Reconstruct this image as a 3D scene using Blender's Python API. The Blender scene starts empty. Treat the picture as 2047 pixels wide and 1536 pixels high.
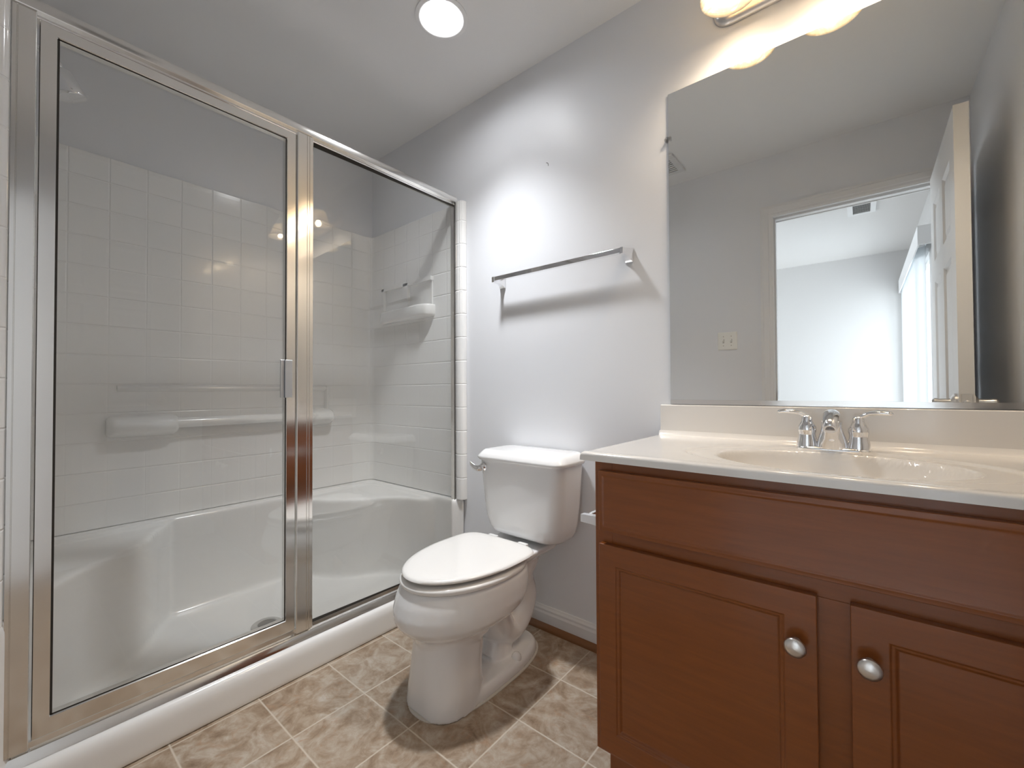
import bpy, bmesh, math
from mathutils import Vector, Matrix

C = bpy.context.scene
COL = C.collection
R = math.radians
PI = math.pi

# ------------------------------------------------------------------ camera
F_PX = 851.0
yaw, pit, rol = R(39.38), R(.88), R(-.27)
c, s = math.cos(yaw), math.sin(yaw)
M1 = Matrix(((c, s, 0), (-s, c, 0), (0, 0, 1)))
cp, sp = math.cos(pit), math.sin(pit)
M2 = Matrix(((1, 0, 0), (0, cp, sp), (0, -sp, cp)))
cr, sr = math.cos(rol), math.sin(rol)
M3 = Matrix(((cr, 0, sr), (0, 1, 0), (-sr, 0, cr)))
MM = M3 @ M2 @ M1
cam_d = bpy.data.cameras.new('camera')
cam = bpy.data.objects.new('camera', cam_d)
COL.objects.link(cam)
right, fwd, upv = MM[0], MM[1], MM[2]
mw = Matrix.Identity(4)
for i in range(3):
    mw[i][0], mw[i][1], mw[i][2] = right[i], upv[i], -fwd[i]
mw[0][3], mw[1][3], mw[2][3] = 0.0, 0.0, 1.006
cam.matrix_world = mw
cam_d.sensor_width = 36
cam_d.lens = F_PX / 2047 * 36
cam_d.clip_start = .005
C.camera = cam

# ------------------------------------------------------------------ world, colour
C.view_settings.view_transform = 'Standard'
C.view_settings.look = 'None'
C.view_settings.gamma = 1
C.view_settings.use_curve_mapping = False
C.view_settings.exposure = 1.4
w = bpy.data.worlds.new('daylight')
C.world = w
w.use_nodes = True
w.node_tree.nodes['Background'].inputs[0].default_value = (.80, .88, 1, 1)
w.node_tree.nodes['Background'].inputs[1].default_value = 1.5
C.cycles.max_bounces = 14
C.cycles.diffuse_bounces = 6
C.cycles.glossy_bounces = 7
C.cycles.transparent_max_bounces = 16
C.cycles.sample_clamp_indirect = 4
C.cycles.blur_glossy = .5
C.cycles.caustics_reflective = False
C.cycles.caustics_refractive = False

def light(name, kind, loc, power, color, rot=(0, 0, 0), **kw):
    d = bpy.data.lights.new(name, kind)
    d.energy = power
    d.color = color
    for k, v in kw.items():
        setattr(d, k, v)
    o = bpy.data.objects.new(name, d)
    o.location = loc
    o.rotation_euler = rot
    COL.objects.link(o)
    return o

P_CAN, P_VAN, P_SLIDE, P_FILL = 56, 3.3, 20, 16
# daylight at the bedroom's sliding door, plus an added lamp at an invented window
light('daylight_sliding_door', 'AREA', (.62, -2.12, 1.05), P_SLIDE, (.93, .97, 1), (0, R(90), 0),
      shape='RECTANGLE', size=2.0, size_y=1.5)
light('added_bedroom_fill', 'AREA', (-3.16, -1.6, 1.45), P_FILL, (.93, .97, 1), (0, R(-90), 0),
      shape='RECTANGLE', size=1.3, size_y=1.6)

# ------------------------------------------------------------------ materials
def mat(name, col, rough=.5, metal=0, coat=0, coat_rough=.1, ior=1.5, spec=.5):
    m = bpy.data.materials.new(name)
    m.use_nodes = True
    b = m.node_tree.nodes['Principled BSDF']
    b.inputs['Base Color'].default_value = (*col, 1)
    b.inputs['Roughness'].default_value = rough
    b.inputs['Metallic'].default_value = metal
    b.inputs['Coat Weight'].default_value = coat
    b.inputs['Coat Roughness'].default_value = coat_rough
    b.inputs['IOR'].default_value = ior
    b.inputs['Specular IOR Level'].default_value = spec
    return m

class NT:
    def __init__(s, m):
        s.t = m.node_tree
        s.b = s.t.nodes.get('Principled BSDF')
    def n(s, typ, **kw):
        nd = s.t.nodes.new(typ)
        for k, v in kw.items():
            if k.startswith('i_'):
                nd.inputs[k[2:].replace('_', ' ')].default_value = v
            else:
                setattr(nd, k, v)
        return nd
    def l(s, a, b):
        s.t.links.new(a, b)
    def m(s, op, a, b=None, c=None):
        nd = s.t.nodes.new('ShaderNodeMath')
        nd.operation = op
        for i, x in enumerate((a, b, c)):
            if x is None:
                continue
            if isinstance(x, (int, float)):
                nd.inputs[i].default_value = x
            else:
                s.l(x, nd.inputs[i])
        return nd.outputs[0]
    def mix(s, f, a, b):
        nd = s.t.nodes.new('ShaderNodeMix')
        nd.data_type = 'RGBA'
        for i, x in ((0, f), (6, a), (7, b)):
            if isinstance(x, (int, float)):
                nd.inputs[i].default_value = x
            elif isinstance(x, tuple):
                nd.inputs[i].default_value = (*x, 1)
            else:
                s.l(x, nd.inputs[i])
        return nd.outputs[2]
    def noise(s, vec, scale, detail=3, rough=.5, dist=0):
        nd = s.n('ShaderNodeTexNoise')
        nd.inputs['Scale'].default_value = scale
        nd.inputs['Detail'].default_value = detail
        nd.inputs['Roughness'].default_value = rough
        nd.inputs['Distortion'].default_value = dist
        s.l(vec, nd.inputs['Vector'])
        return nd.outputs['Fac']
    def ramp(s, f, stops):
        nd = s.t.nodes.new('ShaderNodeValToRGB')
        e = nd.color_ramp.elements
        e[0].position, e[0].color = stops[0][0], (*stops[0][1], 1)
        e[1].position, e[1].color = stops[-1][0], (*stops[-1][1], 1)
        for p, cc in stops[1:-1]:
            k = e.new(p)
            k.color = (*cc, 1)
        s.l(f, nd.inputs[0])
        return nd.outputs[0]
    def bump(s, h, strength=.2, dist=.001):
        nd = s.n('ShaderNodeBump')
        nd.inputs['Strength'].default_value = strength
        nd.inputs['Distance'].default_value = dist
        s.l(h, nd.inputs['Height'])
        s.l(nd.outputs[0], s.b.inputs['Normal'])
        return nd
    def pos(s):
        return s.n('ShaderNodeNewGeometry').outputs['Position']

def paint(name, col, rough, peel=.12, spec=.4):
    m = mat(name, col, rough, spec=spec)
    t = NT(m)
    p = t.pos()
    t.bump(t.noise(p, 260, 2), peel, .0008)
    return m

WALL = paint('wall_paint', (.775, .785, .81), .42)
CEIL = paint('ceiling_paint', (.86, .86, .86), .85, .2, .2)
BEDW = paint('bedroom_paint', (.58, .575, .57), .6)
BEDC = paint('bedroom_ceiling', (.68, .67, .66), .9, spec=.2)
TRIM = mat('white_trim', (.78, .78, .78), .3)
DOORW = mat('white_door_paint', (.76, .76, .76), .35)
PORC = mat('porcelain', (.84, .84, .84), .08, coat=.5, coat_rough=.04)
SEATM = mat('seat_plastic', (.83, .82, .80), .16, coat=.3)
CHROME = mat('chrome', (.88, .88, .89), .05, 1)
NICKEL = mat('satin_nickel', (.74, .71, .68), .28, 1)
MARBLE = mat('cultured_marble', (.80, .77, .73), .12, coat=.5, coat_rough=.05)
PLASTIC = mat('ivory_plastic', (.86, .85, .80), .35)
DARK = mat('dark_gap', (.03, .025, .02), .7)
CAULK = mat('caulk', (.62, .58, .52), .6)
VENTM = mat('vent_enamel', (.75, .75, .75), .45)
SHOEW = mat('stained_shoe_moulding', (.20, .085, .03), .3, coat=.3)
CARPET = paint('bedroom_carpet', (.70, .68, .65), .95, 1)
FABRICV = mat('blind_vinyl', (.85, .86, .87), .5)
FABRICV.node_tree.nodes['Principled BSDF'].inputs['Transmission Weight'].default_value = 0

# aluminium shower frame: very fine brushing across a bright anodised face
ALU = mat('polished_aluminium', (.86, .845, .82), .13, 1)
t = NT(ALU)
mp = t.n('ShaderNodeMapping')
mp.inputs['Scale'].default_value = (60, 60, 900)
t.l(t.pos(), mp.inputs[0])
t.bump(t.noise(mp.outputs[0], 1, 2), .02, .0004)

MIRROR = mat('mirror_silver', (.90, .915, .905), .0, 1)

def thin_glass(name, tint, f0=.045):
    m = bpy.data.materials.new(name)
    m.use_nodes = True
    t = NT(m)
    t.t.nodes.remove(t.b)
    out = t.t.nodes['Material Output']
    lw = t.n('ShaderNodeLayerWeight')
    lw.inputs[0].default_value = .5
    p5 = t.m('POWER', lw.outputs['Facing'], 5.0)
    fac = t.m('MULTIPLY_ADD', p5, 1 - f0, f0)
    tr = t.n('ShaderNodeBsdfTransparent')
    tr.inputs[0].default_value = (*tint, 1)
    gl = t.n('ShaderNodeBsdfGlossy')
    gl.inputs['Roughness'].default_value = .0
    mx = t.n('ShaderNodeMixShader')
    t.l(fac, mx.inputs[0]); t.l(tr.outputs[0], mx.inputs[1]); t.l(gl.outputs[0], mx.inputs[2])
    t.l(mx.outputs[0], out.inputs[0])
    return m
GLASS = thin_glass('clear_glass', (.985, .988, .985), .055)
CLIPG = thin_glass('clear_acrylic', (.9, .9, .9), .12)

def emit(name, col, st):
    m = bpy.data.materials.new(name)
    m.use_nodes = True
    t = NT(m)
    t.b.inputs['Base Color'].default_value = (.9, .9, .9, 1)
    t.b.inputs['Emission Color'].default_value = (*col, 1)
    t.b.inputs['Emission Strength'].default_value = st
    return m
BULBW = emit('warm_bulb', (1, .86, .66), 9)
BULBC = emit('white_bulb', (1, .98, .95), 14)

# alabaster glass of the vanity shades
def alabaster():
    m = bpy.data.materials.new('alabaster_glass')
    m.use_nodes = True
    t = NT(m)
    t.t.nodes.remove(t.b)
    out = t.t.nodes['Material Output']
    co = t.n('ShaderNodeTexCoord').outputs['Object']
    v = t.noise(co, 14, 5, .6, 1.6)
    colr = t.ramp(v, [(.3, (.98, .93, .84)), (.5, (.80, .72, .58)), (.58, (1, .97, .9)), (.8, (.86, .78, .66))])
    tl = t.n('ShaderNodeBsdfTranslucent'); df = t.n('ShaderNodeBsdfDiffuse')
    t.l(colr, tl.inputs[0]); t.l(colr, df.inputs[0])
    gl = t.n('ShaderNodeBsdfGlossy'); gl.inputs['Roughness'].default_value = .08
    m1 = t.n('ShaderNodeMixShader'); m1.inputs[0].default_value = .55
    t.l(df.outputs[0], m1.inputs[1]); t.l(tl.outputs[0], m1.inputs[2])
    m2 = t.n('ShaderNodeMixShader'); m2.inputs[0].default_value = .06
    t.l(m1.outputs[0], m2.inputs[1]); t.l(gl.outputs[0], m2.inputs[2])
    t.l(m2.outputs[0], out.inputs[0])
    return m
ALAB = alabaster()

def vinyl():
    m = bpy.data.materials.new('translucent_vinyl')
    m.use_nodes = True
    t = NT(m)
    t.t.nodes.remove(t.b)
    out = t.t.nodes['Material Output']
    tl = t.n('ShaderNodeBsdfTranslucent'); tl.inputs[0].default_value = (.9, .93, .95, 1)
    df = t.n('ShaderNodeBsdfDiffuse'); df.inputs[0].default_value = (.85, .87, .88, 1)
    m1 = t.n('ShaderNodeMixShader'); m1.inputs[0].default_value = .40
    t.l(df.outputs[0], m1.inputs[1]); t.l(tl.outputs[0], m1.inputs[2])
    t.l(m1.outputs[0], out.inputs[0])
    return m
VINYL = vinyl()

# stained wood
def wood():
    m = mat('stained_maple', (.2, .07, .02), .34, coat=.45, coat_rough=.16, spec=.35)
    t = NT(m)
    mp = t.n('ShaderNodeMapping'); mp.inputs['Scale'].default_value = (1.2, 6, 14)
    t.l(t.pos(), mp.inputs[0])
    a = t.noise(mp.outputs[0], 6, 6, .6, .6)
    mp2 = t.n('ShaderNodeMapping'); mp2.inputs['Scale'].default_value = (1, 1, 1.6)
    t.l(t.pos(), mp2.inputs[0])
    b = t.noise(mp2.outputs[0], 3.2, 3)
    c1 = t.ramp(a, [(.25, (.175, .046, .007)), (.75, (.245, .068, .010))])
    c2 = t.mix(t.m('MULTIPLY', b, .5), c1, (.26, .072, .011))
    t.l(c2, t.b.inputs['Base Color'])
    t.bump(a, .04, .0006)
    return m
WOOD = wood()

# embossed tile look of the acrylic surround
def groove(t, coord, c0, T, w):
    q = t.m('DIVIDE', t.m('SUBTRACT', coord, c0), T)
    fr = t.m('ABSOLUTE', t.m('SUBTRACT', t.m('FRACT', t.m('ADD', q, .5)), .5))
    d = t.m('MULTIPLY', fr, T)
    mr = t.n('ShaderNodeMapRange'); mr.interpolation_type = 'SMOOTHSTEP'
    t.l(d, mr.inputs[0]); mr.inputs[1].default_value = 0; mr.inputs[2].default_value = w
    mr.inputs[3].default_value = 0; mr.inputs[4].default_value = 1
    return mr.outputs[0]
def acrylic():
    m = mat('embossed_acrylic', (.87, .865, .85), .14, coat=.3, coat_rough=.06)
    t = NT(m)
    g = t.n('ShaderNodeNewGeometry')
    sx = t.n('ShaderNodeSeparateXYZ'); t.l(g.outputs['Position'], sx.inputs[0])
    sn = t.n('ShaderNodeSeparateXYZ'); t.l(g.outputs['True Normal'], sn.inputs[0])
    x, y, z = sx.outputs
    gz = groove(t, z, 1.855, .1165, .0042)
    gy = groove(t, y, .2915, .1178, .0042)
    gx = groove(t, x, -1.878, .1125, .0042)
    isx = t.m('GREATER_THAN', t.m('ABSOLUTE', sn.outputs[0]), .5)
    gv = t.m('ADD', t.m('MULTIPLY', gy, isx), t.m('MULTIPLY', gx, t.m('SUBTRACT', 1, isx)))
    fade = t.n('ShaderNodeMapRange'); t.l(z, fade.inputs[0])
    fade.inputs[1].default_value = 1.15; fade.inputs[2].default_value = 1.6
    fade.inputs[3].default_value = .25; fade.inputs[4].default_value = 1
    gv = t.m('SUBTRACT', 1, t.m('MULTIPLY', t.m('SUBTRACT', 1, gv), fade.outputs[0]))
    h = t.m('MINIMUM', gz, gv)
    t.bump(h, .85, .0018)
    return m
ACR = acrylic()
ACRP = mat('plain_acrylic', (.86, .855, .84), .16, coat=.3, coat_rough=.06)

# floor tile
def floor_mat():
    m = mat('floor_tile', (.5, .4, .3), .35)
    t = NT(m)
    p = t.pos()
    sx = t.n('ShaderNodeSeparateXYZ'); t.l(p, sx.inputs[0])
    T = .2350
    gx = groove(t, sx.outputs[0], -1.292, T, .0042)
    gy = groove(t, sx.outputs[1], .560, T - .002, .0042)
    g = t.m('MINIMUM', gx, gy)
    ix = t.m('FLOOR', t.m('DIVIDE', t.m('SUBTRACT', sx.outputs[0], -1.292), T))
    iy = t.m('FLOOR', t.m('DIVIDE', t.m('SUBTRACT', sx.outputs[1], .560), T - .002))
    cb = t.n('ShaderNodeCombineXYZ'); t.l(ix, cb.inputs[0]); t.l(iy, cb.inputs[1])
    wn = t.n('ShaderNodeTexWhiteNoise'); wn.noise_dimensions = '3D'; t.l(cb.outputs[0], wn.inputs[0])
    off = t.n('ShaderNodeVectorMath'); off.operation = 'MULTIPLY_ADD'
    t.l(wn.outputs['Color'], off.inputs[0]); off.inputs[1].default_value = (9, 9, 9); t.l(p, off.inputs[2])
    a = t.noise(off.outputs[0], 9, 7, .62, 1.9)
    b = t.noise(off.outputs[0], 24, 6, .7, 1.2)
    f = t.m('ADD', t.m('MULTIPLY', a, .68), t.m('MULTIPLY', b, .32))
    col = t.ramp(f, [(.33, (.165, .105, .060)), (.44, (.285, .205, .138)), (.52, (.37, .290, .213)), (.60, (.44, .375, .305)), (.70, (.52, .475, .42))])
    rust = t.noise(off.outputs[0], 16, 4, .6, 2.2)
    col = t.mix(t.m('MULTIPLY', t.m('MAXIMUM', t.m('SUBTRACT', rust, .58), 0), 2.6), col, (.36, .17, .07))
    tone = t.m('MULTIPLY_ADD', wn.outputs['Value'], .12, .0)
    col = t.mix(tone, col, (.40, .33, .26))
    col = t.mix(g, (.56, .49, .40), col)
    t.l(col, t.b.inputs['Base Color'])
    ro = t.m('MULTIPLY_ADD', g, -.35, .75)
    t.l(ro, t.b.inputs['Roughness'])
    hh = t.m('ADD', t.m('MULTIPLY', g, 1), t.m('MULTIPLY', b, .25))
    t.bump(hh, .5, .0016)
    return m
FLOOR = floor_mat()

# ------------------------------------------------------------------ mesh helpers
def link(name, bm, m, parent=None, smooth=False, bevel=0, seg=2, kind=None, angle=35):
    bmesh.ops.recalc_face_normals(bm, faces=bm.faces)
    me = bpy.data.meshes.new(name)
    bm.to_mesh(me); bm.free()
    if smooth:
        for p in me.polygons:
            p.use_smooth = True
        try:
            me.set_sharp_from_angle(angle=R(smooth if smooth is not True else 50))
        except Exception:
            pass
    o = bpy.data.objects.new(name, me)
    COL.objects.link(o)
    me.materials.append(m)
    if parent:
        o.parent = parent
    if bevel:
        b = o.modifiers.new('bevel', 'BEVEL')
        b.width = bevel; b.segments = seg; b.limit_method = 'ANGLE'; b.angle_limit = R(angle)
        b.harden_normals = False
        for p in me.polygons:
            p.use_smooth = True
        b.harden_normals = True
    if kind:
        o['kind'] = kind
    return o

def tag(o, label, cat, group=None):
    o['label'] = label; o['category'] = cat
    if group:
        o['group'] = group
    return o

def empty(name, label, cat, group=None, loc=(0, 0, 0)):
    o = bpy.data.objects.new(name, None)
    o.empty_display_size = .05
    COL.objects.link(o)
    return tag(o, label, cat, group)

def box(bm, x0, x1, y0, y1, z0, z1):
    v = [bm.verts.new((x, y, z)) for x in (x0, x1) for y in (y0, y1) for z in (z0, z1)]
    for f in ((0, 1, 3, 2), (4, 6, 7, 5), (0, 4, 5, 1), (2, 3, 7, 6), (0, 2, 6, 4), (1, 5, 7, 3)):
        bm.faces.new([v[i] for i in f])
    return v

def B(*boxes):
    bm = bmesh.new()
    for b in boxes:
        box(bm, *b)
    return bm

def ring_loft(bm, rings, cap0=True, cap1=True, closed=True):
    rv = [[bm.verts.new(p) for p in r] for r in rings]
    n = len(rv[0])
    for a, b in zip(rv[:-1], rv[1:]):
        for i in range(n if closed else n - 1):
            j = (i + 1) % n
            bm.faces.new((a[i], a[j], b[j], b[i]))
    if cap0:
        bm.faces.new(rv[0][::-1])
    if cap1:
        bm.faces.new(rv[-1])
    return rv

def circ(cx, cy, cz, r, n=32, axis='Z', ry=None):
    ry = ry if ry is not None else r
    out = []
    for i in range(n):
        a = 2 * PI * i / n
        u, v = r * math.cos(a), ry * math.sin(a)
        if axis == 'Z': out.append((cx + u, cy + v, cz))
        elif axis == 'Y': out.append((cx + u, cy, cz + v))
        else: out.append((cx, cy + u, cz + v))
    return out

def lathe(bm, prof, loc, axis='Z', n=32, cap0=True, cap1=True):
    """prof = [(radius, height)]"""
    rings = []
    for r, h in prof:
        if axis == 'Z': rings.append(circ(loc[0], loc[1], loc[2] + h, max(r, 1e-4), n))
        elif axis == 'Y': rings.append(circ(loc[0], loc[1] + h, loc[2], max(r, 1e-4), n, 'Y'))
        else: rings.append(circ(loc[0] + h, loc[1], loc[2], max(r, 1e-4), n, 'X'))
    ring_loft(bm, rings, cap0, cap1)

def spline(pts, k=8):
    P = [Vector(p) for p in pts]
    P = [P[0] * 2 - P[1]] + P + [P[-1] * 2 - P[-2]]
    out = []
    for i in range(1, len(P) - 2):
        for j in range(k):
            u = j / k
            a, b, cc, d = P[i - 1], P[i], P[i + 1], P[i + 2]
            out.append(.5 * ((2 * b) + (-a + cc) * u + (2 * a - 5 * b + 4 * cc - d) * u * u + (-a + 3 * b - 3 * cc + d) * u ** 3))
    out.append(P[-2])
    return out

def tube(bm, pts, rad, n=16, flat=1.0, side=None):
    """sweep an ellipse; rad number or list; flat = ratio of the second axis"""
    pts = [Vector(p) for p in pts]
    m = len(pts)
    rr = [rad] * m if isinstance(rad, (int, float)) else [rad[min(int(i / (m - 1) * (len(rad) - 1)), len(rad) - 2)] * (1 - (i / (m - 1) * (len(rad) - 1) - min(int(i / (m - 1) * (len(rad) - 1)), len(rad) - 2))) + rad[min(int(i / (m - 1) * (len(rad) - 1)), len(rad) - 2) + 1] * (i / (m - 1) * (len(rad) - 1) - min(int(i / (m - 1) * (len(rad) - 1)), len(rad) - 2)) for i in range(m)]
    ff = [flat] * m if isinstance(flat, (int, float)) else [flat[0] + (flat[1] - flat[0]) * i / (m - 1) for i in range(m)]
    up = None
    rings = []
    for i, p in enumerate(pts):
        d = (pts[min(i + 1, m - 1)] - pts[max(i - 1, 0)]).normalized()
        if up is None:
            a = Vector(side) if side else (Vector((0, 0, 1)) if abs(d.z) < .9 else Vector((1, 0, 0)))
            up = (a - d * a.dot(d)).normalized()
        else:
            up = (up - d * up.dot(d)).normalized()
        sd = d.cross(up)
        rings.append([p + up * (rr[i] * math.cos(2 * PI * k / n)) + sd * (rr[i] * ff[i] * math.sin(2 * PI * k / n)) for k in range(n)])
    ring_loft(bm, rings)

def rrect(x0, x1, y0, y1, z, r, k=6):
    """rounded rectangle ring"""
    r = min(r, (x1 - x0) / 2 - 1e-4, (y1 - y0) / 2 - 1e-4)
    out = []
    for cx, cy, a0 in ((x1 - r, y1 - r, 0), (x0 + r, y1 - r, 90), (x0 + r, y0 + r, 180), (x1 - r, y0 + r, 270)):
        for i in range(k + 1):
            a = R(a0 + 90 * i / k)
            out.append((cx + r * math.cos(a), cy + r * math.sin(a), z))
    return out

def egg(cx, yf, yb, hw, z, n=48, ef=2.0, eb=2.6, split=.58):
    """toilet-like plan: elliptic front (towards -Y), squarer back"""
    ym = yf + (yb - yf) * split
    out = []
    for i in range(n):
        a = 2 * PI * i / n
        cs, sn = math.cos(a), math.sin(a)
        e = ef if sn < 0 else eb
        u = math.copysign(abs(cs) ** (2 / e), cs)
        v = math.copysign(abs(sn) ** (2 / e), sn)
        out.append((cx + hw * u, ym + v * ((ym - yf) if sn < 0 else (yb - ym)), z))
    return out

def prism(bm, poly, z0, z1):
    ring_loft(bm, [[(x, y, z0) for x, y in poly], [(x, y, z1) for x, y in poly]])

def extrude_profile(bm, prof, axis, a0, a1):
    """closed profile [(u,v)] extruded along axis: 'X' -> (y,z); 'Y' -> (x,z); 'Z' -> (x,y)"""
    def P(u, v, a):
        return {'X': (a, u, v), 'Y': (u, a, v), 'Z': (u, v, a)}[axis]
    ring_loft(bm, [[P(u, v, a0) for u, v in prof], [P(u, v, a1) for u, v in prof]])

def remesh(o, vox, it=6, fac=.5):
    r = o.modifiers.new('remesh', 'REMESH'); r.mode = 'VOXEL'; r.voxel_size = vox; r.use_smooth_shade = True
    sm = o.modifiers.new('smooth', 'SMOOTH'); sm.factor = fac; sm.iterations = it
    return o

def panel_slab(x0, x1, z0, z1, y0, y1, xs, zs, steps, both=False):
    """slab whose front (y0) face carries recessed panels; xs, zs cut lines; cells odd,odd are panels.
    steps = [(inset, depth)] ; depth positive goes into the slab"""
    bm = bmesh.new()
    X = [x0] + list(xs) + [x1]; Z = [z0] + list(zs) + [z1]
    def grid(y):
        V = [[bm.verts.new((x, y, z)) for z in Z] for x in X]
        F = {}
        for i in range(len(X) - 1):
            for j in range(len(Z) - 1):
                F[i, j] = bm.faces.new((V[i][j], V[i + 1][j], V[i + 1][j + 1], V[i][j + 1]))
        return V, F
    Vf, Ff = grid(y0)
    Vb, Fb = grid(y1)
    nx, nz = len(X) - 1, len(Z) - 1
    for i in range(nx):
        bm.faces.new((Vf[i][0], Vb[i][0], Vb[i + 1][0], Vf[i + 1][0]))
        bm.faces.new((Vf[i][nz], Vf[i + 1][nz], Vb[i + 1][nz], Vb[i][nz]))
    for j in range(nz):
        bm.faces.new((Vf[0][j], Vf[0][j + 1], Vb[0][j + 1], Vb[0][j]))
        bm.faces.new((Vf[nx][j], Vb[nx][j], Vb[nx][j + 1], Vf[nx][j + 1]))
    bmesh.ops.recalc_face_normals(bm, faces=bm.faces)
    for F, sgn in ((Ff, 1), (Fb, -1)) if both else ((Ff, 1),):
        cells = [F[i, j] for i in range(1, nx, 2) for j in range(1, nz, 2)]
        for f in cells:
            for ins, dep in steps:
                bmesh.ops.inset_individual(bm, faces=[f], thickness=ins, depth=0, use_even_offset=True)
                for v in f.verts:
                    v.co.y += sgn * dep
    return bm

# ------------------------------------------------------------------ dimensions
XL, XR, YB, YF, ZC = -2.36, .43, 1.5, -.03, 2.44      # bathroom
DX0, DX1, DZ = -.41, .330, 2.065                      # doorway
BXR, BXL, BYF, BYB = .40, -3.2, -.14, -2.96           # bedroom
T = .1

# ------------------------------------------------------------------ shell
o = link('floor', B((XL - T, XR + T, YF - .11, YB + T, -.08, 0)), FLOOR, kind='structure')
def ceiling_with_hole(x0, x1, y0, y1, z0, z1, cx, cy, r, m, name):
    bm = bmesh.new()
    angs = sorted([2 * PI * i / 64 for i in range(64)] + [math.atan2(y - cy, x - cx) % (2 * PI) for x in (x0, x1) for y in (y0, y1)])
    inner, outer = [], []
    for a in angs:
        dx, dy = math.cos(a), math.sin(a)
        tt = min([q for q in [((x1 if dx > 0 else x0) - cx) / dx if abs(dx) > 1e-9 else 1e9,
                              ((y1 if dy > 0 else y0) - cy) / dy if abs(dy) > 1e-9 else 1e9]])
        inner.append((cx + r * dx, cy + r * dy)); outer.append((cx + tt * dx, cy + tt * dy))
    rings = [[(*p, z0) for p in inner], [(*p, z0) for p in outer], [(*p, z1) for p in outer], [(*p, z1) for p in inner]]
    rings.append(rings[0])
    rv = [[bm.verts.new(p) for p in q] for q in rings[:4]]
    n = len(inner)
    for k in range(4):
        a, b = rv[k], rv[(k + 1) % 4]
        for i in range(n):
            j = (i + 1) % n
            bm.faces.new((a[i], a[j], b[j], b[i]))
    return link(name, bm, m, kind='structure')
CANX, CANY, CANR = -1.228, 1.08, .083
ceiling_with_hole(XL - T, XR + T, YF - .055, YB + T, ZC, ZC + .06, CANX, CANY, CANR, CEIL, 'ceiling')
link('wall_back', B((XL - T, XR + T, YB, YB + T, 0, ZC)), WALL, kind='structure')
link('wall_left', B((XL - T, XL, YF, YB, 0, ZC)), WALL, kind='structure')
link('wall_right', B((XR, XR + T, YF, YB, 0, ZC)), WALL, kind='structure')
fw = link('wall_front', B((XL - T, DX0 - .02, YF - .055, YF, 0, ZC), (DX1 + .02, XR + T, YF - .055, YF, 0, ZC),
                          (DX0 - .02, DX1 + .02, YF - .055, YF, DZ + .02, ZC)), WALL, kind='structure')
# bedroom behind the doorway (seen in the mirror)
link('wall_bedroom_near', B((BXL, DX0 - .02, BYF, YF - .055, 0, ZC), (DX1 + .02, BXR + T, BYF, YF - .055, 0, ZC),
                            (DX0 - .02, DX1 + .02, BYF, YF - .055, DZ + .02, ZC)), BEDW, kind='structure')
link('wall_bedroom_far', B((BXL - T, BXR + T, BYB - T, BYB, 0, ZC)), BEDW, kind='structure')
SY0, SY1, SZ = -2.86, -1.38, 2.02
link('wall_bedroom_right', B((BXR, BXR + T, BYB, SY0, 0, ZC), (BXR, BXR + T, SY1, BYF, 0, ZC), (BXR, BXR + T, SY0, SY1, SZ, ZC)), BEDW, kind='structure')
link('wall_bedroom_left', B((BXL - T, BXL, BYB, -2.45, 0, ZC), (BXL - T, BXL, -.75, BYF, 0, ZC),
                            (BXL - T, BXL, -2.45, -.75, 0, .8), (BXL - T, BXL, -2.45, -.75, 2.1, ZC)), BEDW, kind='structure')
link('ceiling_bedroom', B((BXL - T, BXR + T, BYB - T, YF - .055, ZC, ZC + .06)), BEDC, kind='structure')
link('floor_bedroom', B((BXL - T, BXR + T, BYB - T, YF - .11, -.08, 0)), CARPET, kind='structure')

# baseboards + stained shoe moulding
bbp = [(0, 0), (-.013, 0), (-.013, .062), (-.010, .070), (-.010, .078), (-.006, .085), (-.004, .092), (0, .092)]
bm = bmesh.new(); extrude_profile(bm, [(YB + u, v) for u, v in bbp], 'X', -1.515, -.52)
link('baseboard_back', bm, TRIM, kind='structure')
shp = [(0, 0)] + [(-.017 * math.cos(R(a)), .024 * math.sin(R(a)) + (0 if a else 0)) for a in range(0, 91, 15)]
bm = bmesh.new(); extrude_profile(bm, [(YB - .013 + u, v) for u, v in shp], 'X', -1.515, -.52)
link('trim_1', bm, SHOEW, kind='structure', smooth=40)
bm = bmesh.new(); extrude_profile(bm, [(YF - u, v) for u, v in bbp], 'X', -1.515, DX0 - .09)
link('baseboard_front', bm, TRIM, kind='structure')
bm = bmesh.new(); extrude_profile(bm, [(XR + u, v) for u, v in bbp], 'Y', YF, 1.02)
link('baseboard_right', bm, TRIM, kind='structure')

# door casing, jamb and strike plate
def casing(y, sg, name):
    """stepped moulding round the doorway on one wall face; sg = direction away from the wall"""
    bm = bmesh.new()
    prof = [(0, 0), (0, .009), (.010, .012), (.022, .012), (.027, .016), (.040, .017), (.052, .018), (.060, .015), (.070, .015), (.070, 0)]
    pts = []
    for d, h in prof:
        x0, x1, z1 = DX0 + .006 - d, DX1 - .006 + d, DZ - .006 + d
        yy = y + sg * h
        pts.append([(x0, yy, 0), (x0, yy, z1), (x1, yy, z1), (x1, yy, 0)])
    n = len(pts)
    V = [[bm.verts.new(p) for p in r] for r in pts]
    for i in range(n):
        a, b = V[i], V[(i + 1) % n]
        for k in range(3):
            bm.faces.new((a[k], a[k + 1], b[k + 1], b[k]))
    bm.faces.new([r[0] for r in V]); bm.faces.new([r[3] for r in V][::-1])
    return link(name, bm, TRIM, kind='structure')
casing(YF, 1, 'trim_2')
casing(BYF, -1, 'trim_3')
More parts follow.
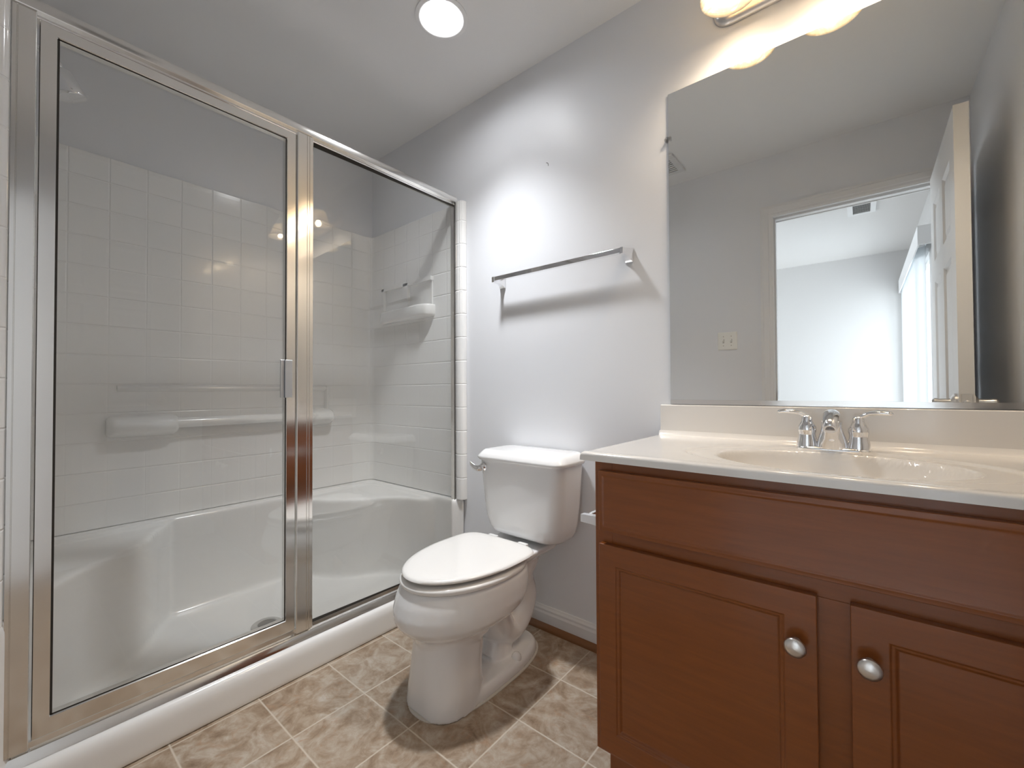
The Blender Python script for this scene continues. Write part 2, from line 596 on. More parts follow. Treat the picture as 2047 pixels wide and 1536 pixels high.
jb = link('trim_4', B((DX0 - .02, DX0, BYF, YF, 0, DZ + .02), (DX1, DX1 + .02, BYF, YF, 0, DZ + .02), (DX0, DX1, BYF, YF, DZ, DZ + .02),
                      (DX0, DX0 + .012, -.10, -.066, 0, DZ), (DX1 - .012, DX1, -.10, -.066, 0, DZ), (DX0 + .012, DX1 - .012, -.10, -.066, DZ - .012, DZ)), TRIM, kind='structure')
bm = B((DX0, DX0 + .0025, -.062, -.034, .925, .99)); box(bm, DX0 + .002, DX0 + .0035, -.056, -.042, .945, .97)
link('strike_plate', bm, NICKEL, jb)

# bathroom door swung open against the right wall
dw = DX1 - DX0 - .006
dn = empty('door_1', 'white six panel door standing open beside the right wall, seen in the mirror', 'door')
dn['kind'] = 'structure'
st = .11
zs = [.20, .80, .92, 1.52, 1.62, 1.90]
xs = [st, dw / 2 - .045, dw / 2 + .045, dw - st]
bm = panel_slab(0, dw, .012, DZ - .008, 0, .041, xs, zs, [(.012, .009), (.012, 0), (.016, -.005)], both=True)
slab = link('door_leaf', bm, DOORW, dn)
def lever(sg, y):
    bm = bmesh.new()
    lathe(bm, [(.032, 0), (.032, sg * .006), (.024, sg * .011), (.013, sg * .016), (.012, sg * .045), (.014, sg * .05), (.014, sg * .06), (.008, sg * .066)], (dw - .06, y, .955), 'Y', 24)
    tube(bm, spline([(dw - .06, y + sg * .055, .955), (dw - .10, y + sg * .057, .958), (dw - .155, y + sg * .052, .955), (dw - .178, y + sg * .04, .955)], 6), [.010, .009, .008, .009], 12, .7)
    return link('door_handle', bm, NICKEL, dn, smooth=40)
lever(-1, 0); lever(1, .041)
bm = B((dw - .0005, dw + .0025, .007, .034, .925, .985)); lathe(bm, [(.009, 0), (.009, .008), (.004, .010)], (dw + .002, .0205, .955), 'X', 16)
link('latch_plate', bm, NICKEL, dn)
for zz in (.25, 1.05, 1.82):
    bm = bmesh.new(); lathe(bm, [(.006, 0), (.006, .09)], (-.004, .0, zz), 'Z', 12); link('hinge', bm, NICKEL, dn, smooth=40)
# leaf: local x runs from hinge to free edge; face y=0 looks to the room (-X)
dn.rotation_euler = (0, 0, R(90.4))
# at 93 deg local +x -> about world +y, local +y -> world -x: turn the two faces
dn.location = (.322, .004, 0)

# sliding glass door of the bedroom
wn = empty('window_1', 'white framed sliding glass door behind the bedroom blinds', 'window'); wn['kind'] = 'structure'
bm = B((BXR + .02, BXR + .08, SY0, SY0 + .05, 0, SZ), (BXR + .02, BXR + .08, SY1 - .05, SY1, 0, SZ), (BXR + .02, BXR + .08, SY0 + .05, SY1 - .05, SZ - .05, SZ),
       (BXR + .02, BXR + .08, SY0 + .05, SY1 - .05, 0, .06), (BXR + .03, BXR + .07, -2.15, -2.09, .06, SZ - .05))
link('frame', bm, TRIM, wn)
link('glass_pane', B((BXR + .048, BXR + .054, SY0 + .05, SY1 - .05, .06, SZ - .05)), GLASS, wn)
wn = empty('added_window_2', 'added white framed bedroom window out of view, made up to bring in light', 'window'); wn['kind'] = 'structure'  # added out of view as a source to brighten the bedroom
bm = B((BXL - .08, BXL - .02, -2.45, -2.40, .8, 2.1), (BXL - .08, BXL - .02, -.80, -.75, .8, 2.1), (BXL - .08, BXL - .02, -2.40, -.80, 2.05, 2.1), (BXL - .08, BXL - .02, -2.40, -.80, .8, .85))
link('frame', bm, TRIM, wn)

# vertical blinds
vb = empty('vertical_blinds', 'white vertical blinds with valance over the bedroom sliding door, seen in the mirror', 'blinds')
bm = B((.31, .318, -2.94, -1.02, 1.99, 2.115), (.318, BXR, -2.94, -2.93, 1.99, 2.115), (.318, BXR, -1.03, -1.02, 1.99, 2.115), (.31, BXR, -2.94, -1.02, 2.115, 2.121))
link('valance', bm, FABRICV, vb)
link('head_rail', B((.335, .375, -2.92, -1.04, 2.07, 2.112)), TRIM, vb)
for i in range(18):
    yy = -2.86 + i * .085
    a = R(36)
    hx, hy = .044 * math.sin(a), .044 * math.cos(a)
    bm = bmesh.new()
    pr = []
    for k in range(5):
        u = -1 + k / 2
        bow = .005 * (1 - u * u)
        pr.append((.353 + hx * u + bow, yy + hy * u))
    pr += [(x + .0012, y) for x, y in reversed(pr)]
    extrude_profile(bm, pr, 'Z', .03, 2.068)
    link('slat', bm, VINYL, vb, smooth=40)

# bedroom ceiling register
vt = empty('ceiling_vent', 'white louvred air register on the bedroom ceiling', 'vent')
vx0, vx1, vy0, vy1 = -.070, .108, -1.50, -1.21
bm = B((vx0, vx1, vy0, vy0 + .03, ZC - .008, ZC), (vx0, vx1, vy1 - .02, vy1, ZC - .008, ZC), (vx0, vx0 + .035, vy0 + .03, vy1 - .02, ZC - .008, ZC), (vx1 - .035, vx1, vy0 + .03, vy1 - .02, ZC - .008, ZC))
link('frame', bm, VENTM, vt, bevel=.002)
link('duct_shade_plate', B((vx0 + .035, vx1 - .035, vy0 + .03, vy1 - .02, ZC - .0025, ZC - .0005)), mat('vent_shadow', (.42, .42, .43), .8), vt)  # closed plate; the duct's inner shade is put into its grey colour
for k in range(9):
    yy = vy0 + .040 + k * .025
    bm = bmesh.new()
    extrude_profile(bm, [(yy, ZC - .003), (yy + .014, ZC - .010), (yy + .015, ZC - .009), (yy + .001, ZC - .002)], 'X', vx0 + .035, vx1 - .035)
    link('louvre', bm, VENTM, vt)

# bathroom exhaust fan
ef = empty('exhaust_fan', 'square white exhaust fan grille at the left edge of the mirror view', 'vent')
ex0, ex1, ey0, ey1 = -1.13, -.865, .15, .40
bm = bmesh.new()
fr = .035
for b_ in ((ex0, ex1, ey0, ey0 + fr), (ex0, ex1, ey1 - fr, ey1), (ex0, ex0 + fr, ey0 + fr, ey1 - fr), (ex1 - fr, ex1, ey0 + fr, ey1 - fr)):
    box(bm, *b_, ZC - .014, ZC)
link('grille_frame', bm, VENTM, ef, bevel=.003)
link('fan_shade_plate', B((ex0 + fr, ex1 - fr, ey0 + fr, ey1 - fr, ZC - .003, ZC - .0005)), DARK, ef)  # flat plate, the shade of the opening is put into its near-black colour
for k in range(7):
    yy = ey0 + fr + .012 + k * .024
    link('louvre', B((ex0 + fr, ex1 - fr, yy, yy + .011, ZC - .012, ZC - .006)), VENTM, ef)

# double switch plate on the front wall
sw = empty('light_switch', 'white double toggle switch plate on the wall beside the doorway, seen in the mirror', 'switch')
sx0, sx1, sz0, sz1 = -.725, -.610, 1.262, 1.378
bm = bmesh.new()
ring_loft(bm, [[(x, YF + d, z) for x, z in rr] for d, rr in
               ((0, [(p[0], p[1]) for p in rrect(sx0, sx1, sz0, sz1, 0, .004)]), (.003, [(p[0], p[1]) for p in rrect(sx0, sx1, sz0, sz1, 0, .004)]), (.006, [(p[0], p[1]) for p in rrect(sx0 + .006, sx1 - .006, sz0 + .006, sz1 - .006, 0, .004)]))])
link('plate', bm, PLASTIC, sw)
for cx in (-.6905, -.6445):
    link('toggle_slot', B((cx - .005, cx + .005, YF + .0055, YF + .0065, 1.308, 1.332)), mat('slot_shade', (.30, .27, .24), .6), sw)
    bm = bmesh.new()
    ring_loft(bm, [rrect(cx - .0045, cx + .0045, 1.313, 1.325, 0, .001)[i:i + 1] and [(p[0], YF + .006, p[1]) for p in rrect(cx - .0045, cx + .0045, 1.311, 1.325, 0, .001)] for i in (0,)] +
              [[(p[0], YF + .018, p[1]) for p in rrect(cx - .0038, cx + .0038, 1.322, 1.331, 0, .001)]])
    link('toggle', bm, PLASTIC, sw)
    for zz in (1.29, 1.35):
        bm = bmesh.new(); lathe(bm, [(.0032, 0), (.0028, .0012)], (cx, YF + .0055, zz), 'Y', 12); link('screw', bm, mat('screw_paint', (.45, .42, .36), .5), sw)

# ------------------------------------------------------------------ recessed light
rl = empty('recessed_light', 'round white recessed downlight glowing in the bathroom ceiling', 'light')
bm = bmesh.new()
prof = [(CANR + .016, -.0005), (CANR + .016, -.004), (CANR + .006, -.007), (CANR - .003, -.005), (.072, .02), (.066, .05), (.064, .055), (.064, .058), (.070, .056), (.078, .02), (CANR - .001, 0.0)]
lathe(bm, prof, (CANX, CANY, ZC), 'Z', 48, False, False)
link('trim_ring', bm, mat('baffle_white', (.88, .88, .88), .5), rl, smooth=60)
bm = bmesh.new(); lathe(bm, [(.0, .028), (.03, .029), (.050, .034), (.055, .042), (.052, .055), (.03, .09), (.02, .12)], (CANX, CANY, ZC), 'Z', 40)
link('bulb', bm, BULBC, rl, smooth=60)
bm = bmesh.new(); lathe(bm, [(.079, .055), (.079, .16), (.002, .16), (.002, .158), (.077, .158), (.077, .055)], (CANX, CANY, ZC), 'Z', 40, False, False)
link('can', bm, NICKEL, rl, smooth=40)
light('recessed_lamp', 'SPOT', (CANX, CANY, ZC + .022), P_CAN, (.94, .965, 1), (0, 0, 0), shadow_soft_size=.075, spot_size=R(95), spot_blend=1.0)
light('recessed_bulb_glow', 'AREA', (CANX, CANY, ZC + .018), .75, (.93, .96, 1), (0, 0, 0), shape='DISK', size=.10)

# ------------------------------------------------------------------ vanity light
vl = empty('vanity_light', 'three-lamp vanity light with frosted bell shades on the wall above the mirror', 'light')
VLX = (-.282, -.055, .172); VLY = 1.355; VLZ = 2.162
bm = bmesh.new()
ring_loft(bm, [[(p[0], YB - d, p[1]) for p in rrect(-.36 + i_, .25 - i_, 2.182 + i_, 2.292 - i_, 0, .05)] for d, i_ in ((0, 0), (.008, 0), (.018, .006), (.022, .014))])
link('backplate', bm, NICKEL, vl, smooth=40)
for vx in VLX:
    bm = bmesh.new()
    tube(bm, spline([(vx, YB - .02, 2.232), (vx, YB - .05, 2.252), (vx, YB - .085, 2.315), (vx, YB - .12, 2.36), (vx, VLY, 2.345), (vx, VLY, 2.29)], 8), .0065, 12)
    lathe(bm, [(.018, 0), (.018, .004), (.010, .012)], (vx, YB - .035, 2.232), 'Y', 20)
    link('arm', bm, NICKEL, vl, smooth=40)
    bm = bmesh.new(); lathe(bm, [(.030, .093), (.033, .10), (.030, .112), (.018, .125), (.012, .14), (.006, .145)], (vx, VLY, VLZ), 'Z', 28)
    link('socket_cup', bm, NICKEL, vl, smooth=40)
    bm = bmesh.new()
    outer = [(.029, .098), (.040, .092), (.050, .078), (.055, .060), (.059, .040), (.066, .020), (.076, .004), (.080, .0)]
    inner = [(.0775, .0005), (.0735, .005), (.063, .0215), (.056, .041), (.052, .060), (.047, .076), (.038, .089), (.029, .094)]
    lathe(bm, outer + inner, (vx, VLY, VLZ), 'Z', 48, False, False)
    sh = link('lamp_shade', bm, ALAB, vl, smooth=60)
    bm = bmesh.new(); lathe(bm, [(.002, .026), (.012, .028), (.022, .036), (.026, .050), (.024, .064), (.015, .080), (.013, .094)], (vx, VLY, VLZ), 'Z', 28)
    link('bulb', bm, BULBW, vl, smooth=60)
    light('vanity_lamp', 'SPOT', (vx, VLY, VLZ + .004), P_VAN, (1, .81, .60), shadow_soft_size=.02, spot_size=R(150), spot_blend=1.0)
    light('vanity_lamp_glow', 'POINT', (vx, VLY, VLZ + .012), .20, (1, .76, .50), shadow_soft_size=.015)

# ------------------------------------------------------------------ mirror
mr = tag(link('wall_mirror', B((-.512, XR - .003, YB - .006, YB - .0005, .966, 2.043)), MIRROR), 'large frameless wall mirror above the vanity backsplash', 'mirror')
bm = B((-.512, XR - .003, YB - .0105, YB - .0085, .9625, .972), (-.512, XR - .003, YB - .0105, YB, .9565, .9625))
box(bm, -.512, XR - .003, YB - .0085, YB - .0062, .9625, .967)
link('bottom_channel', bm, ALU, mr)
for cx, cz in ((-.512, 1.884), ):
    bm = bmesh.new(); lathe(bm, [(.009, 0), (.009, -.010), (.006, -.013)], (cx - .004, YB, cz), 'Y', 20)
    box(bm, cx - .004, cx + .010, YB - .0105, YB - .0065, cz - .007, cz + .007)
    link('mirror_clip', bm, CLIPG, mr)
    bm = bmesh.new(); lathe(bm, [(.003, 0), (.003, -.0135)], (cx - .006, YB, cz), 'Y', 12)
    link('clip_screw', bm, NICKEL, mr)

# ------------------------------------------------------------------ vanity
CF, CX0, CX1, CZ0, CZ1 = .952, -.515, XR - .004, .128, .831
vc = empty('vanity_cabinet', 'brown stained wooden vanity cabinet with two doors under the white countertop', 'cabinet')
# carcass: sides, back, bottom and toe kick
link('carcass', B((CX0, CX0 + .018, CF + .019, YB - .002, .0, CZ1), (CX1 - .018, CX1, CF + .019, YB - .002, 0, CZ1), (CX0 + .018, CX1 - .018, CF + .019, YB - .002, CZ0, CZ0 + .016),
                  (CX0 + .018, CX1 - .018, YB - .01, YB - .002, CZ0 + .016, CZ1)), WOOD, vc)
# the side panels are notched for the toe kick: rebuild as prisms
old = [ch for ch in vc.children if ch.name.startswith('carcass')][0]
bpy.data.objects.remove(old)
bm = bmesh.new()
side = [(CF + .019, CZ0), (1.022, CZ0), (1.022, 0), (YB - .015, 0), (YB - .015, CZ1), (CF + .019, CZ1)]
extrude_profile(bm, side, 'X', CX0, CX0 + .018); extrude_profile(bm, side, 'X', CX1 - .018, CX1)
box(bm, CX0 + .018, CX1 - .018, CF + .019, YB - .015, CZ0, CZ0 + .016)
link('carcass', bm, WOOD, vc)
link('toe_kick', B((CX0 + .018, CX1 - .018, 1.010, 1.022, 0, CZ0)), WOOD, vc)
# face frame
bm = B((CX0, CX0 + .045, CF, CF + .019, CZ0, CZ1), (CX1 - .045, CX1, CF, CF + .019, CZ0, CZ1), (CX0 + .045, CX1 - .045, CF, CF + .019, .795, CZ1),
       (CX0 + .045, CX1 - .045, CF, CF + .019, .630, .685), (CX0 + .045, CX1 - .045, CF, CF + .019, CZ0, .16), (-.085, 0.0, CF, CF + .019, .16, .630))
link('face_frame', bm, WOOD, vc, bevel=.0012)
# false drawer front
bm = panel_slab(CX0 + .018, CX1 - .018, .667, .811, CF - .018, CF - .0005, [CX0 + .0205, CX1 - .0205], [.6695, .8085], [(.0075, -.0025), (.0035, .002), (.003, .0005)])
link('drawer_front', bm, WOOD, vc, bevel=.0015)
def cdoor(x0, x1, kx, kz):
    bm = panel_slab(x0, x1, .146, .636, CF - .018, CF - .0005, [x0 + .042, x1 - .050] if kx > (x0 + x1) / 2 else [x0 + .050, x1 - .042], [.194, .588], [(.002, .003), (.005, .001), (.004, .005)])
    d = link('door', bm, WOOD, vc, bevel=.0018)
    bm = bmesh.new(); lathe(bm, [(.008, 0), (.0065, -.004), (.0055, -.010), (.008, -.014), (.0155, -.018), (.0175, -.0225), (.0165, -.027), (.010, -.0305), (.0, -.0315)], (kx, CF - .018, kz), 'Y', 32)
    link('knob', bm, NICKEL, d, smooth=60)
cdoor(CX0 + .018, -.067, -.098, .545)
cdoor(-.020, CX1 - .018, .0045, .548)

# countertop with integral oval basin
ct = empty('vanity_countertop', 'glossy white countertop with moulded oval sink on the wooden vanity', 'countertop')
TX0, TX1, TY0, TZ = -.548, XR - .002, .934, .851
SCX, SCY, SA, SB = -.058, 1.165, .222, .160
def ss(a, b, x):
    u = max(0, min(1, (x - a) / (b - a)))
    return u * u * (3 - 2 * u)
def top_z(x, y):
    z = TZ
    e = math.hypot((x - SCX) / SA, (y - SCY) / SB)
    eo = math.hypot((x - SCX) / (SA + .082), (y - SCY) / (SB + .034))
    z -= .0045 * (1 - ss(.93, 1.0, eo))
    if e < 1.04:
        z -= .004 * (1 - ss(.98, 1.04, e))
    if e < 1:
        z -= .125 * (1 - e ** 2.4) ** .75
    r = .0065
    for d in (x - TX0, y - TY0):
        if d < r:
            z -= r - math.sqrt(max(0, r * r - (r - d) ** 2))
    # faint raised lip along the front
    z += .0018 * math.exp(-((y - TY0 - .016) / .008) ** 2)
    r2 = .016
    d = (YB - .024) - y
    if d < r2:
        z += r2 - math.sqrt(max(0, r2 * r2 - (r2 - max(d, 0)) ** 2))
    return z
xs = [TX0 + v for v in (0, .0004, .0013, .0028, .0045, .0065)] + [TX0 + .0065 + (TX1 - TX0 - .0065) * i / 170 for i in range(1, 171)]
ys = [TY0 + v for v in (0, .0004, .0013, .0028, .0045, .0065)] + [TY0 + .0065 + (YB - .024 - TY0 - .0065) * i / 110 for i in range(1, 111)]
bm = bmesh.new()
V = [[bm.verts.new((x, y, top_z(x, y))) for y in ys] for x in xs]
for i in range(len(xs) - 1):
    for j in range(len(ys) - 1):
        bm.faces.new((V[i][j], V[i + 1][j], V[i + 1][j + 1], V[i][j + 1]))
border = [V[i][0] for i in range(len(xs))] + [V[-1][j] for j in range(1, len(ys))] + [V[i][-1] for i in range(len(xs) - 2, -1, -1)] + [V[0][j] for j in range(len(ys) - 2, 0, -1)]
low = [bm.verts.new((v.co.x, v.co.y, .832)) for v in border]
n = len(border)
for i in range(n):
    j = (i + 1) % n
    bm.faces.new((border[i], border[j], low[j], low[i]))
# underside rim (a lip 3 cm wide, then the bowl is open below inside the cabinet)
link('counter_slab', bm, MARBLE, ct, smooth=60)
bm = B((TX0 + .004, TX1, YB - .024, YB - .0005, .832, .955))
link('backsplash', bm, MARBLE, ct, bevel=.004, seg=3)
bm = bmesh.new(); lathe(bm, [(.022, 0), (.022, .002), (.016, .003), (.0, .0035)], (SCX, SCY, top_z(SCX, SCY)), 'Z', 28)
link('sink_drain', bm, CHROME, ct, smooth=40)

# faucet
fc = empty('faucet', 'chrome centerset faucet with two lever handles behind the sink bowl', 'faucet')
FX, FY = -.0605, 1.382
tz = TZ - .003
bm = bmesh.new()
ring_loft(bm, [rrect(FX - .078 + i_, FX + .078 - i_, FY - .029 + i_, FY + .027 - i_, tz + z_, .026) for z_, i_ in ((0, 0), (.004, .0), (.007, .003), (.009, .008))])
link('base_plate', bm, CHROME, fc, smooth=50)
for sg in (-1, 1):
    hx = FX + sg * .0535
    bm = bmesh.new()
    lathe(bm, [(.0250, .002), (.0235, .018), (.0205, .032), (.0195, .040), (.0215, .048), (.0210, .058), (.0155, .068), (.0125, .074), (.0120, .084), (.009, .088), (.003, .0895)], (hx, FY, tz), 'Z', 32)
    h = link('handle', bm, CHROME, fc, smooth=50)
    bm = bmesh.new()
    tube(bm, spline([(hx, FY, tz + .078), (hx + sg * .006, FY, tz + .087), (hx + sg * .020, FY - .002, tz + .0955), (hx + sg * .040, FY - .005, tz + .0985), (hx + sg * .060, FY - .008, tz + .0975), (hx + sg * .066, FY - .009, tz + .0968)], 8),
         [.0100, .0078, .0082, .0108, .0088, .0030], 16, [.75, .50], side=(0, 1, 0))
    link('lever', bm, CHROME, h, smooth=60)
bm = bmesh.new()
rings = []
for z_, hw, yf, yb in ((.004, .0345, -.030, .026), (.014, .0335, -.0305, .026), (.030, .0300, -.031, .025), (.046, .0250, -.032, .024), (.062, .0225, -.034, .022), (.074, .0215, -.038, .020)):
    rings.append([(FX + hw * math.copysign(abs(math.cos(a)) ** .8, math.cos(a)), FY + (yf + yb) / 2 + (yb - yf) / 2 * math.copysign(abs(math.sin(a)) ** .8, math.sin(a)), tz + z_) for a in [2 * PI * i / 36 for i in range(36)]])
ring_loft(bm, rings)
tube(bm, spline([(FX, FY + .012, tz + .066), (FX, FY + .002, tz + .080), (FX, FY - .025, tz + .0835), (FX, FY - .060, tz + .078), (FX, FY - .085, tz + .069), (FX, FY - .094, tz + .060)], 8),
     [.019, .0235, .0225, .0200, .0180, .0145], 24, .95, side=(0, 0, 1))
link('spout', bm, CHROME, fc, smooth=60)
bm = bmesh.new(); lathe(bm, [(.0095, 0), (.0095, -.004), (.0075, -.0042)], (FX, FY - .092, tz + .062), 'Z', 20)
link('aerator', bm, mat('aerator_dark', (.35, .33, .32), .4, 1), fc, smooth=40)
bm = bmesh.new(); ring_loft(bm, [circ(FX, FY - .0305, tz + .028, .0062, 20, 'Y', .0032), circ(FX, FY - .0325, tz + .028, .0058, 20, 'Y', .0029)])
link('lift_rod_cap', bm, NICKEL, fc, smooth=40)

# toilet paper holder on the cabinet side
tp = empty('toilet_paper_holder', 'chrome toilet paper holder on the side of the wooden vanity', 'holder')
for yy in (1.045, 1.205):
    bm = bmesh.new()
    prof = [(CX0, .056), (CX0 - .006, .056), (CX0 - .015, .040), (CX0 - .035, .028), (CX0 - .058, .024), (CX0 - .092, .022)]
    ring_loft(bm, [[(x, yy + a * hw / 2 * .9, .652 + b * hw / 2) for a, b in ((-1, -1), (1, -1), (1, 1), (-1, 1))] for x, hw in prof])
    link('post', bm, CHROME, tp, bevel=.0015)
bm = bmesh.new(); lathe(bm, [(.006, 0), (.011, .008), (.011, .124), (.006, .132)], (CX0 - .076, 1.059, .652), 'Y', 20)
link('roller', bm, CHROME, tp, smooth=40)

# towel bar
tb = empty('towel_bar', 'chrome towel bar on the grey wall above the toilet', 'towel bar')
TBZ, TBY = 1.512, 1.442
for cx, sg in ((-1.283, -1), (-.662, 1)):
    bm = bmesh.new()
    secs = [(YB, .026, -.028, .024), (YB - .005, .026, -.028, .024), (YB - .012, .021, -.022, .022), (YB - .028, .0135, -.013, .020), (YB - .045, .0115, -.0115, .0165), (TBY - .013, .0115, -.0115, .0135)]
    ring_loft(bm, [[(cx + a * hw * .62, y, TBZ + (z1 if b > 0 else z0) - .004) for a, b in ((-1, -1), (1, -1), (1, 1), (-1, 1))] for y, hw, z0, z1 in secs])
    link('post', bm, CHROME, tb, bevel=.0018)
    bm = bmesh.new()
tmp = B((-1.290, -.655, TBY - .0095, TBY + .0095, TBZ - .0095, TBZ + .0095))
link('bar', tmp, CHROME, tb, bevel=.0015)

# small dark scuff left on the wall
bm = bmesh.new(); tube(bm, spline([(-1.034, YB - .0008, 1.984), (-1.028, YB - .0015, 1.982), (-1.024, YB - .0015, 1.976), (-1.024, YB - .0008, 1.968)], 6), .0011, 8)
tag(link('wall_scuff', bm, mat('dark_scuff', (.12, .11, .11), .6)), 'tiny dark curved scuff mark on the bare grey wall above the towel bar', 'mark')

# ------------------------------------------------------------------ toilet
tl = empty('toilet', 'white two-piece toilet with closed lid between the shower and the vanity', 'toilet')
TC = -1.074
TK = -1.045
bm = bmesh.new()
# bowl
sec = [(.391, .812, 1.270, .172, 2.0), (.380, .804, 1.272, .180, 2.0), (.350, .790, 1.270, .187, 2.0), (.312, .778, 1.262, .189, 2.0), (.285, .784, 1.240, .183, 2.0), (.262, .802, 1.205, .166, 2.0), (.245, .822, 1.17, .142, 2.0), (.232, .842, 1.14, .118, 2.1), (.20, .856, 1.11, .104, 2.3)]
ring_loft(bm, [egg(TC, a, b, hw, z, 48, e) for z, a, b, hw, e in sec])
# pedestal column
sec = [(.26, .862, 1.10, .100), (.20, .858, 1.085, .101), (.12, .852, 1.07, .106), (.05, .846, 1.065, .113), (0, .842, 1.065, .117)]
ring_loft(bm, [rrect(TC - hw, TC + hw, a, b, z, .085, 8) for z, a, b, hw in sec])
# foot
sec = [(0, .842, 1.395, .122), (.022, .845, 1.392, .121), (.034, .850, 1.382, .114), (.040, .86, 1.372, .104)]
ring_loft(bm, [egg(TC, a, b, hw, z, 48, 2.6, 2.6, .5) for z, a, b, hw in sec])
# trapway
tube(bm, spline([(TC, 1.10, .29), (TC, 1.16, .20), (TC, 1.21, .125), (TC, 1.265, .10), (TC, 1.315, .14), (TC, 1.335, .205), (TC, 1.315, .265), (TC, 1.30, .31), (TC, 1.32, .36)], 6), [.085, .070, .060, .056, .060, .064, .066, .072, .080], 20, 1.32, side=(0, 1, 0))
tube(bm, spline([(TC, 1.19, .03), (TC, 1.21, .08), (TC, 1.22, .12)], 4), [.075, .06, .05], 20)
# deck under the tank
sec = [(.34, 1.20, 1.40, .075), (.362, 1.20, 1.44, .10), (.380, 1.19, 1.462, .122), (.398, 1.185, 1.468, .128), (.402, 1.188, 1.466, .125)]
ring_loft(bm, [rrect(TC - hw, TC + hw, a, b, z, .04) for z, a, b, hw in sec])
tube(bm, [(TC, 1.36, .27), (TC, 1.36, .39)], [.045, .08], 20)
bowl = link('bowl', bm, PORC, tl)
remesh(bowl, .0055, 7)
# seat ring and lid
bm = bmesh.new()
ring_loft(bm, [egg(TC, .806 + i_, 1.262 - i_, .180 - i_, z, 64, 2.0) for z, i_ in ((.390, .006), (.394, .0005), (.400, -.002), (.4055, -.001), (.4095, .004), (.4115, .011), (.4115, .03))])
link('seat', bm, SEATM, tl, smooth=60)
bm = bmesh.new()
ring_loft(bm, [egg(TC, .809 + i_, 1.258 - i_ * .6, .179 - i_, z, 64, 2.0, 4.6, .66) for z, i_ in ((.4225, .012), (.4235, .003), (.4275, 0), (.432, .002), (.4355, .008), (.4375, .022), (.439, .06), (.4395, .12))])
link('lid', bm, SEATM, tl, smooth=60)
for sg in (-1, 1):
    bm = bmesh.new(); box(bm, TC + sg * .075 - .022, TC + sg * .075 + .022, 1.248, 1.285, .405, .429)
    link('hinge', bm, SEATM, tl, bevel=.004, seg=3)
    bm = bmesh.new(); lathe(bm, [(.0185, -.002), (.0185, .006), (.0165, .014), (.011, .021), (.004, .0245), (.0003, .025)], (TC + sg * .093, 1.213, .032), 'Z', 24)
    link('bolt_cap', bm, PORC, tl, smooth=60)
for sg in (-1, 1):
    bm = bmesh.new(); lathe(bm, [(.0035, 0), (.0035, .005)], (TC + sg * .11, .93, .386), 'Z', 12)
    link('bumper', bm, SEATM, tl)
# tank
TKX0, TKX1, TKY1 = TK - .206, TK + .206, 1.486
bm = bmesh.new()
sec = [(.418, .070, .060, .050), (.423, .050, .040, .06), (.435, .034, .024, .065), (.455, .024, .016, .065), (.49, .017, .011, .06), (.56, .010, .007, .055), (.725, .0, .0, .05)]
ring_loft(bm, [rrect(TKX0 + ix, TKX1 - ix, 1.286 + iy, TKY1, z, r_, 8) for z, ix, iy, r_ in sec])
link('tank', bm, PORC, tl, smooth=60)
bm = bmesh.new()
sec = [(.719, .004, .05), (.722, -.006, .05), (.730, -.011, .05), (.737, -.009, .05), (.750, .002, .045), (.758, .010, .04), (.762, .017, .035), (.7625, .03, .03)]
ring_loft(bm, [rrect(TKX0 + i_, TKX1 - i_, 1.286 + i_, TKY1 + .004 - max(i_, 0) * .4, z, r_, 8) for z, i_, r_ in sec])
link('tank_lid', bm, PORC, tl, smooth=70)
bm = bmesh.new()
lathe(bm, [(.018, 0), (.018, -.004), (.013, -.008), (.012, -.018), (.008, -.020)], (TKX0 + .040, 1.288, .692), 'Y', 28)
tube(bm, spline([(TKX0 + .042, 1.272, .690), (TKX0 + .026, 1.267, .687), (TKX0 + .010, 1.264, .690), (TKX0 - .006, 1.262, .702), (TKX0 - .012, 1.262, .712)], 6), [.013, .012, .011, .008, .002], 14, .5, side=(0, 0, 1))
link('flush_lever', bm, CHROME, tl, smooth=50)
# caulk line at the foot
bm = bmesh.new()
a = egg(TC, .842 - .007, 1.395 + .006, .122 + .006, 0, 64, 2.6, 2.6, .5)
ring_loft(bm, [a, [(p[0], p[1], .003) for p in a], [(p[0], p[1], .0042) for p in egg(TC, .842, 1.39, .118, 0, 64, 2.6, 2.6, .5)]])
link('caulk_bead', bm, CAULK, tl, smooth=60)

# ------------------------------------------------------------------ shower stall
ss_ = empty('shower_stall', 'white moulded shower stall with embossed tile walls and corner seats', 'shower stall')
SX, SYN, SYF, STZ, SBZ = -2.343, .0, 1.484, 1.957, .466
bm = bmesh.new()
# U-shaped liner panels, with rounded inner corners and bullnose front flanges
def liner(z0, z1, bead, fx, inn=0):
    pl = []
    def bull(sgn, yi, yw):
        # from the inner face round the front bead to the wall
        return [(-1.60, yi), (-1.585, yi), (-1.580, yi + sgn * bead * .5), (-1.572, yi + sgn * bead * .55), (-1.566, yi + sgn * bead), (fx - .022, yi + sgn * bead), (fx - .010, yi + sgn * bead * .85), (fx - .003, yi + sgn * bead * .4), (fx, yi), (fx, yw)]
    r = .035
    near = bull(1, SYN + inn, YF + .0005)
    far = bull(-1, SYF - inn, YB - .0005)
    xi = SX + inn
    cornerN = [(xi + r - r * math.sin(R(a)), SYN + inn + r - r * math.cos(R(a))) for a in range(0, 91, 15)]
    cornerF = [(xi + r - r * math.cos(R(a)), SYF - inn - r + r * math.sin(R(a))) for a in range(0, 91, 15)]
    pl = near[::-1] + cornerN + cornerF + far
    pl += [(XL + .0005, YB - .0005), (XL + .0005, YF + .0005)]
    return pl
prof = liner(SBZ, STZ, .018, -1.520)
extrude_profile(bm, prof, 'Z', SBZ, STZ)
sur = link('surround_wall', bm, ACR, ss_, bevel=.004, seg=2, angle=60)
